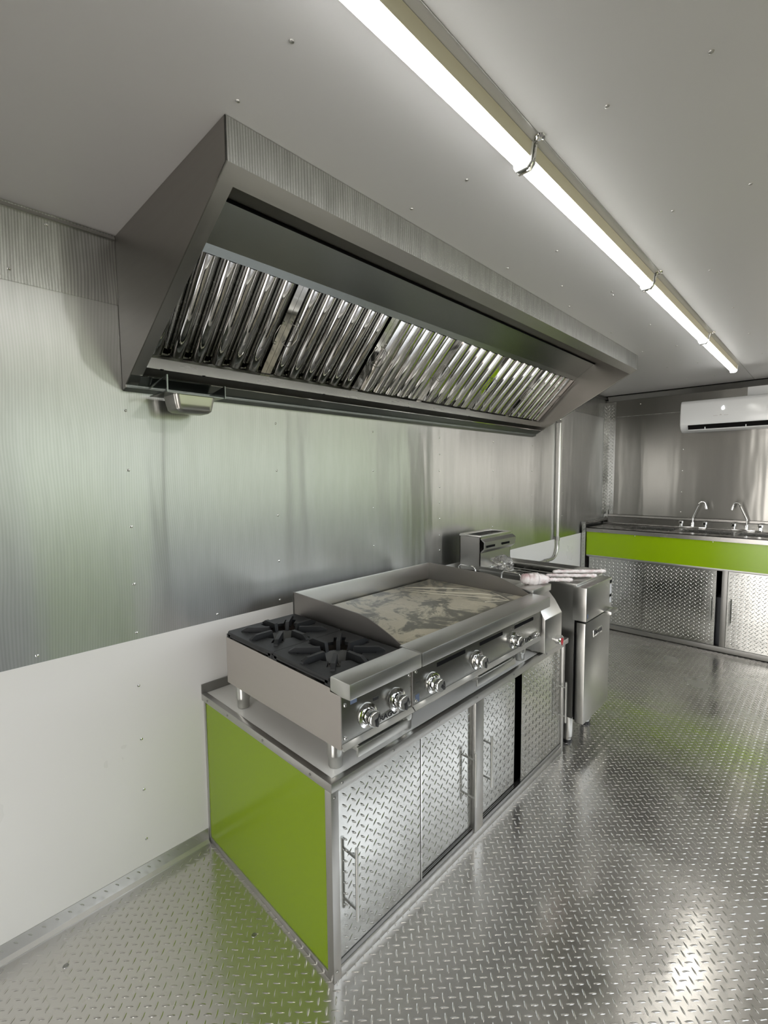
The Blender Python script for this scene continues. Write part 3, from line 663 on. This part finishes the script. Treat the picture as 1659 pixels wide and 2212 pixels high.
# grease cup hanging under the left end
gc = MB(); cx_, cy_ = .085, -.045
def rr_rect(cx, cy, hx, hy, r, n=5):
    o = []
    for (sx_, sy_, a0_) in ((1, 1, 0), (-1, 1, pi/2), (-1, -1, pi), (1, -1, 3*pi/2)):
        for i in range(n+1):
            a = a0_+pi/2*i/n; o.append((cx+sx_*(hx-r)+r*cos(a), cy+sy_*(hy-r)+r*sin(a)))
    return o
lay = [(.058, .074, .016, 1.646), (.052, .068, .016, 1.644), (.049, .063, .016, 1.618), (.046, .059, .016, 1.600), (.038, .051, .014, 1.593)]
vs = []; npt = 24
for hx, hy, r, z in lay: vs += [(a, b, z) for a, b in rr_rect(cx_, cy_, hx, hy, r)]
gc.add(vs, [(i*npt+k, i*npt+(k+1) % npt, (i+1)*npt+(k+1) % npt, (i+1)*npt+k) for i in range(len(lay)-1) for k in range(npt)]+[tuple(range(4*npt, 5*npt))])
gc.build('grease_cup', m_nose, hood, smooth=True, ang=40)
MB().prism([(.01, 1.668), (.16, 1.690), (.165, 1.655), (.150, 1.647), (.150, 1.643), (.168, 1.643), (.170, 1.694), (.01, 1.672)], 'y', -.150, -.146).prism([(.02, 1.665), (.155, 1.685), (.155, 1.644), (.02, 1.644)], 'y', .046, .049).box(.02, .15, -.148, .048, 1.644, 1.647).build('cup_bracket', m_hoodi, hood)

# ================================================================ LIGHT TUBES
tubes = [(-1.76, -.735, 'linear white tube light nearest the camera, cut by the top of the frame'),
         (-.72, .305, 'bright tube light ending at the first metal clip, beside the hood front corner'),
         (.318, 1.288, 'tube light between the first and second ceiling clips'),
         (1.300, 2.345, 'tube light beyond the second clip, over the middle of the aisle'),
         (2.357, 3.390, 'farthest tube light, ending nearest the air conditioner')]
for a, b, lab in tubes[1:]:
    t = thing('tube_light', lab, 'light', (1.100, (a+b)/2, H), 'ceiling tube lights')
    pf = [(1.100+.019*cos(q), 2.098+.016*sin(q)) for q in [radians(140+i*(260/16)) for i in range(17)]]
    MB().prism([(1.086, 2.108), *[(1.098+.0175*cos(q), 2.103+.021*sin(q)) for q in [radians(190+i*10) for i in range(17)]]], 'y', a+.004, b-.004).build('diffuser', m_led, t, smooth=True, ang=50)
    MB().prism([(1.080, 2.100), (1.082, H-.001), (1.124, H-.001), (1.1195, 2.100), (1.1155, 2.1035), (1.084, 2.106)], 'y', a+.003, b-.003).build('housing', m_house, t)
    MB().prism([(1.078, 2.090), (1.084, 2.080), (1.112, 2.080), (1.122, 2.090), (1.126, H-.001), (1.078, H-.001)], 'y', a, a+.004).build('end_cap', m_acw, t)
    MB().prism([(1.078, 2.090), (1.084, 2.080), (1.112, 2.080), (1.122, 2.090), (1.126, H-.001), (1.078, H-.001)], 'y', b-.004, b).build('end_cap', m_acw, t)
for yc, lab in ((.3115, 'first metal clip joining the two brightest tube lights'), (1.294, 'metal clip at the second tube light joint'), (2.351, 'small clip at the farthest tube light joint')):
    c = thing('mounting_clip', lab, 'clip', (1.10, yc, H), 'tube light clips')
    MB().tube([(1.128, yc, H-.002), (1.124, yc, 2.098), (1.112, yc, 2.078), (1.088, yc, 2.078), (1.076, yc, 2.095), (1.074, yc, H-.002)], .0035, 8).build('strap', m_chrome, c, smooth=True)
    MB().lathe([(.013, 0), (.012, -.003), (.005, -.004), (.0045, -.007), (.0005, -.007)], (1.142, yc-.012, H), 'z', 18).build('screw_washer', m_chrome, c, smooth=True)

# ================================================================ CONDUIT
con = thing('conduit', 'thin metal conduit running down the left wall beyond the hood and bending behind the fryer', 'pipe', (.022, 3.0, .70))
pth = [(.022, 3.02, H-.002), (.022, 3.02, .80)]+[(.022, 3.02-.11*(1-cos(a)), .80-.11*sin(a)) for a in [pi/2*i/8 for i in range(1, 9)]]+[(.022, 2.30, .69)]
MB().tube(pth, .0125, 14).build('pipe', m_nose, con, smooth=True)
MB().tube([(.022, 3.02, .868), (.022, 3.02, .832)], .017, 14).tube([(.022, 2.84, .69), (.022, 2.79, .69)], .017, 14).build('coupling', m_alu, con, smooth=True)
MB().box(.0015, .006, 2.985, 3.055, .842, .860).box(.0015, .034, 3.005, 3.035, 1.795, 1.815).build('strap', m_alu, con)

# ================================================================ SINK UNIT
sk = thing('sink_unit', 'three-compartment stainless sink counter with lime green apron along the far wall', 'sink', (1.2, 3.87, 0))
SY = 3.583; XS0, XS1 = .050, 2.38; ST = .898
# top with three openings
xs = [XS0, .365, .690, .735, 1.080, 1.125, 1.460, XS1]
tp = MB().box(XS0, XS1, SY-.022, 3.705, ST-.006, ST).box(XS0, XS1, 3.990, 4.10, ST-.006, ST)
for a, b in ((xs[0], xs[1]), (xs[2], xs[3]), (xs[4], xs[5]), (xs[6], xs[7])): tp.box(a, b, 3.705, 3.990, ST-.006, ST)
tp.prism([(SY-.022, ST), (SY-.022, .859), (SY-.018, .859), (SY-.018, ST-.006)], 'x', XS0, XS1)
tp.build('sink_top', m_sink, sk)
bn = None
for a, b in ((xs[1], xs[2]), (xs[3], xs[4]), (xs[5], xs[6])):
    MB().box(a, a+.002, 3.705, 3.99, .66, ST-.004).box(b-.002, b, 3.705, 3.99, .66, ST-.004).box(a, b, 3.705, 3.707, .66, ST-.004).box(a, b, 3.988, 3.99, .66, ST-.004).box(a, b, 3.705, 3.99, .658, .661).build('basin', m_dark, sk)  # darker steel than the sink top, shade of the recess put into the colour
MB().prism([(4.10, ST-.006), (4.10, ST+.004), (4.132, .955), (4.138, .960), (4.138, .978), (YF-.0035, .982), (YF-.0035, ST-.006)], 'x', .012, XS1).build('backsplash', m_sink, sk)
MB().box(XS0, XS1, SY-.010, SY, .649, .860).build('apron', m_green, sk)['label'] = 'glossy lime green apron'
for i, x in enumerate((.45, 1.00, 1.55, 2.1)):
    MB().lathe([(.004, 0), (.0035, -.0014), (.001, -.002)], (x, SY-.010, .850), 'y', 10).build('screw', m_chrome, sk, smooth=True)
MB().box(XS0, XS1, SY-.012, SY-.004, .640, .649).build('apron_trim', m_alu, sk)
fr = MB().box(1.068, 1.104, SY-.012, SY+.01, .04, .642).box(2.34, 2.38, SY-.012, SY+.01, .04, .642).box(XS0, XS1, SY-.016, SY+.02, .006, .044).box(XS0, XS1, SY-.006, SY+.02, .632, .645)
fr.build('frame', m_alu_d, sk, bev=.001)
MB().box(.06, 2.36, YF-.03, YF-.026, .01, .85).box(.06, 2.36, SY+.02, YF-.03, .006, .01).box(2.36, 2.364, SY+.02, YF-.03, .01, .85).box(.06, .064, SY+.02, YF-.03, .01, .85).build('interior_panel', m_void, sk)
def sdoor(x0, x1, y, hx=None):
    mb = MB().box(x0, x1, y, y+.003, .045, .634)
    lugs(mb, lambda u, v, h: (u, y-h, v), x0, x1, .048, .632, .0345, .0305, .6057, .6141, L=.0125, W=.0030, H=.0014)
    d = mb.build('door', m_plate_dr, sk, smooth=True, ang=50)
    if hx:
        hb = MB().tube([(hx, y-.030, .232), (hx, y-.030, .42)], .005, 10)
        for z in (.255, .397): hb.tube([(hx, y, z), (hx, y-.030, z)], .0038, 8)
        hb.build('handle', m_nose, d, smooth=True)
sdoor(.072, .540, SY+.004); sdoor(.522, 1.033, SY-.004, 1.008); sdoor(1.106, 1.66, SY-.004, 1.128); sdoor(1.65, 2.34, SY+.004)
b = MB().box(1.00, 1.30, 3.70, 3.95, .013, .40); tag(b.build('storage_bin', m_bin, bev=.006), 'grey plastic bin seen through the gap between the sink cabinet doors', 'bin')
# tread strips at the left end
cu = MB().box(.012, .046, SY-.026, SY-.022, .02, .945)
lugs(cu, lambda u, v, h: (u, SY-.026-h*1.5, v), .008, .050, .03, .94, .0333, .030, .029, .05, L=.011)
cu.box(.004, .046, SY-.022, YF-.012, .925, .945)
lugs(cu, lambda u, v, h: (u, v, .945+h*1.5), .002, .048, SY-.02, YF-.03, .0333, .0300, .025, SY, L=.011)
cu.box(.004, .044, YF-.016, YF-.010, .945, 1.02)
struct(cu.build('trim_5', m_plate_dr, smooth=True, ang=50))
# faucets
def faucet(x, lean, label):
    t = thing('faucet', label, 'faucet', (x, 4.05, ST), 'gooseneck faucets on the sink')
    MB().box(x-.100, x+.100, 4.035, 4.065, ST, ST+.016).build('base_plate', m_chrome, t, bev=.005)
    y = 4.05; tipx = x+lean*.060
    p = [(x, y, ST+.012), (x, y, ST+.085)]
    e = Vector((x+lean*.045, y-.02, ST+.205))
    p += [(x+lean*.003, y, ST+.10), tuple(e)]
    c = Vector((x+lean*.068, y-.035, ST+.210))
    for i in range(1, 8):
        a = pi-pi*.95*i/7; p.append((c.x+lean*.023*cos(a), c.y+.010*cos(a), c.z+.026*sin(a)))
    l = Vector(p[-1]); p.append((l.x+lean*.006, l.y-.004, l.z-.022))
    MB().tube(p, .0062, 12).build('spout', m_chrome, t, smooth=True)
    MB().tube([(l.x+lean*.004, l.y-.003, l.z-.014), (l.x+lean*.009, l.y-.007, l.z-.040)], .0095, 12).build('spout_tip', m_chrome, t, smooth=True)
    MB().lathe([(.012, .012), (.010, .05), (.008, .055)], (x, y, ST), 'z', 16).build('collar', m_chrome, t, smooth=True)
    for s in (-1, 1):
        MB().lathe([(.012, .014), (.011, .036), (.016, .038), (.017, .060), (.012, .064), (.001, .064)], (x+s*.088, y, ST), 'z', 6).build('tap_handle', m_chrome, t)
faucet(.775, 1, 'left chrome faucet, its gooseneck leaning right over the sink')
faucet(1.150, -1, 'right chrome faucet, its gooseneck leaning left, nearest the bright doorway reflection')

# ================================================================ AIR CONDITIONER
ac = thing('air_conditioner', 'white wall-mounted split air conditioner above the sink', 'air conditioner', (1.08, 4.05, 1.72))
a0, a1 = .668, 1.50
prof = [(YF-.002, 1.730), (YF-.002, 1.985), (4.02, 1.993), (3.975, 1.988), (3.955, 1.965), (3.945, 1.87), (3.950, 1.785), (3.972, 1.752), (4.02, 1.728)]
MB().prism(prof, 'x', a0, a1).build('casing', m_acw, ac, bev=.010, seg=3)
MB().prism([(3.9475, 1.782), (3.9655, 1.748), (3.985, 1.737), (3.990, 1.745), (3.972, 1.757), (3.956, 1.784)], 'x', a0+.060, a1-.06).build('air_outlet', m_void, ac)
MB().prism([(3.962, 1.7465), (3.968, 1.7395), (3.986, 1.733), (3.986, 1.738)], 'x', a0+.055, a1-.055).build('louver', m_acw, ac, bev=.001)
MB().box(a0+.178, a0+.184, 3.958, 3.972, 1.742, 1.782).box(a0+.45, a0+.456, 3.958, 3.972, 1.742, 1.782).build('louver_support', m_acw, ac)
text('front_digit', '6', .040, m_digit, ac, (.968, 3.9463, 1.905), RF, ext=.002, bold=.002)  # emissive digit on the front of the casing
text('emblem', '▲', .012, m_alu, ac, (.955, 3.9458, 1.853), RF, ext=.001) if False else None
MB().prism([(.945, 1.848), (.965, 1.848), (.955, 1.858)], 'y', 3.9435, 3.9475).box(.905, .935, 3.9435, 3.9475, 1.846, 1.849).box(.975, 1.005, 3.9435, 3.9475, 1.846, 1.849).build('emblem', m_alu, ac)
# plate behind the unit
MB().box(1.10, 1.26, YF-.006, YF-.003, 1.99, 2.078).build('mounting_plate', m_acw, ac)
# floor marks
for q in ((.147, -.493), (.456, -.077)): MB().lathe([(.008, 0), (.007, .0015), (.004, .001), (.0005, .0008)], (q[0], q[1], 0), 'z', 16).build('floor_screw', m_alu_d, floor, smooth=True)
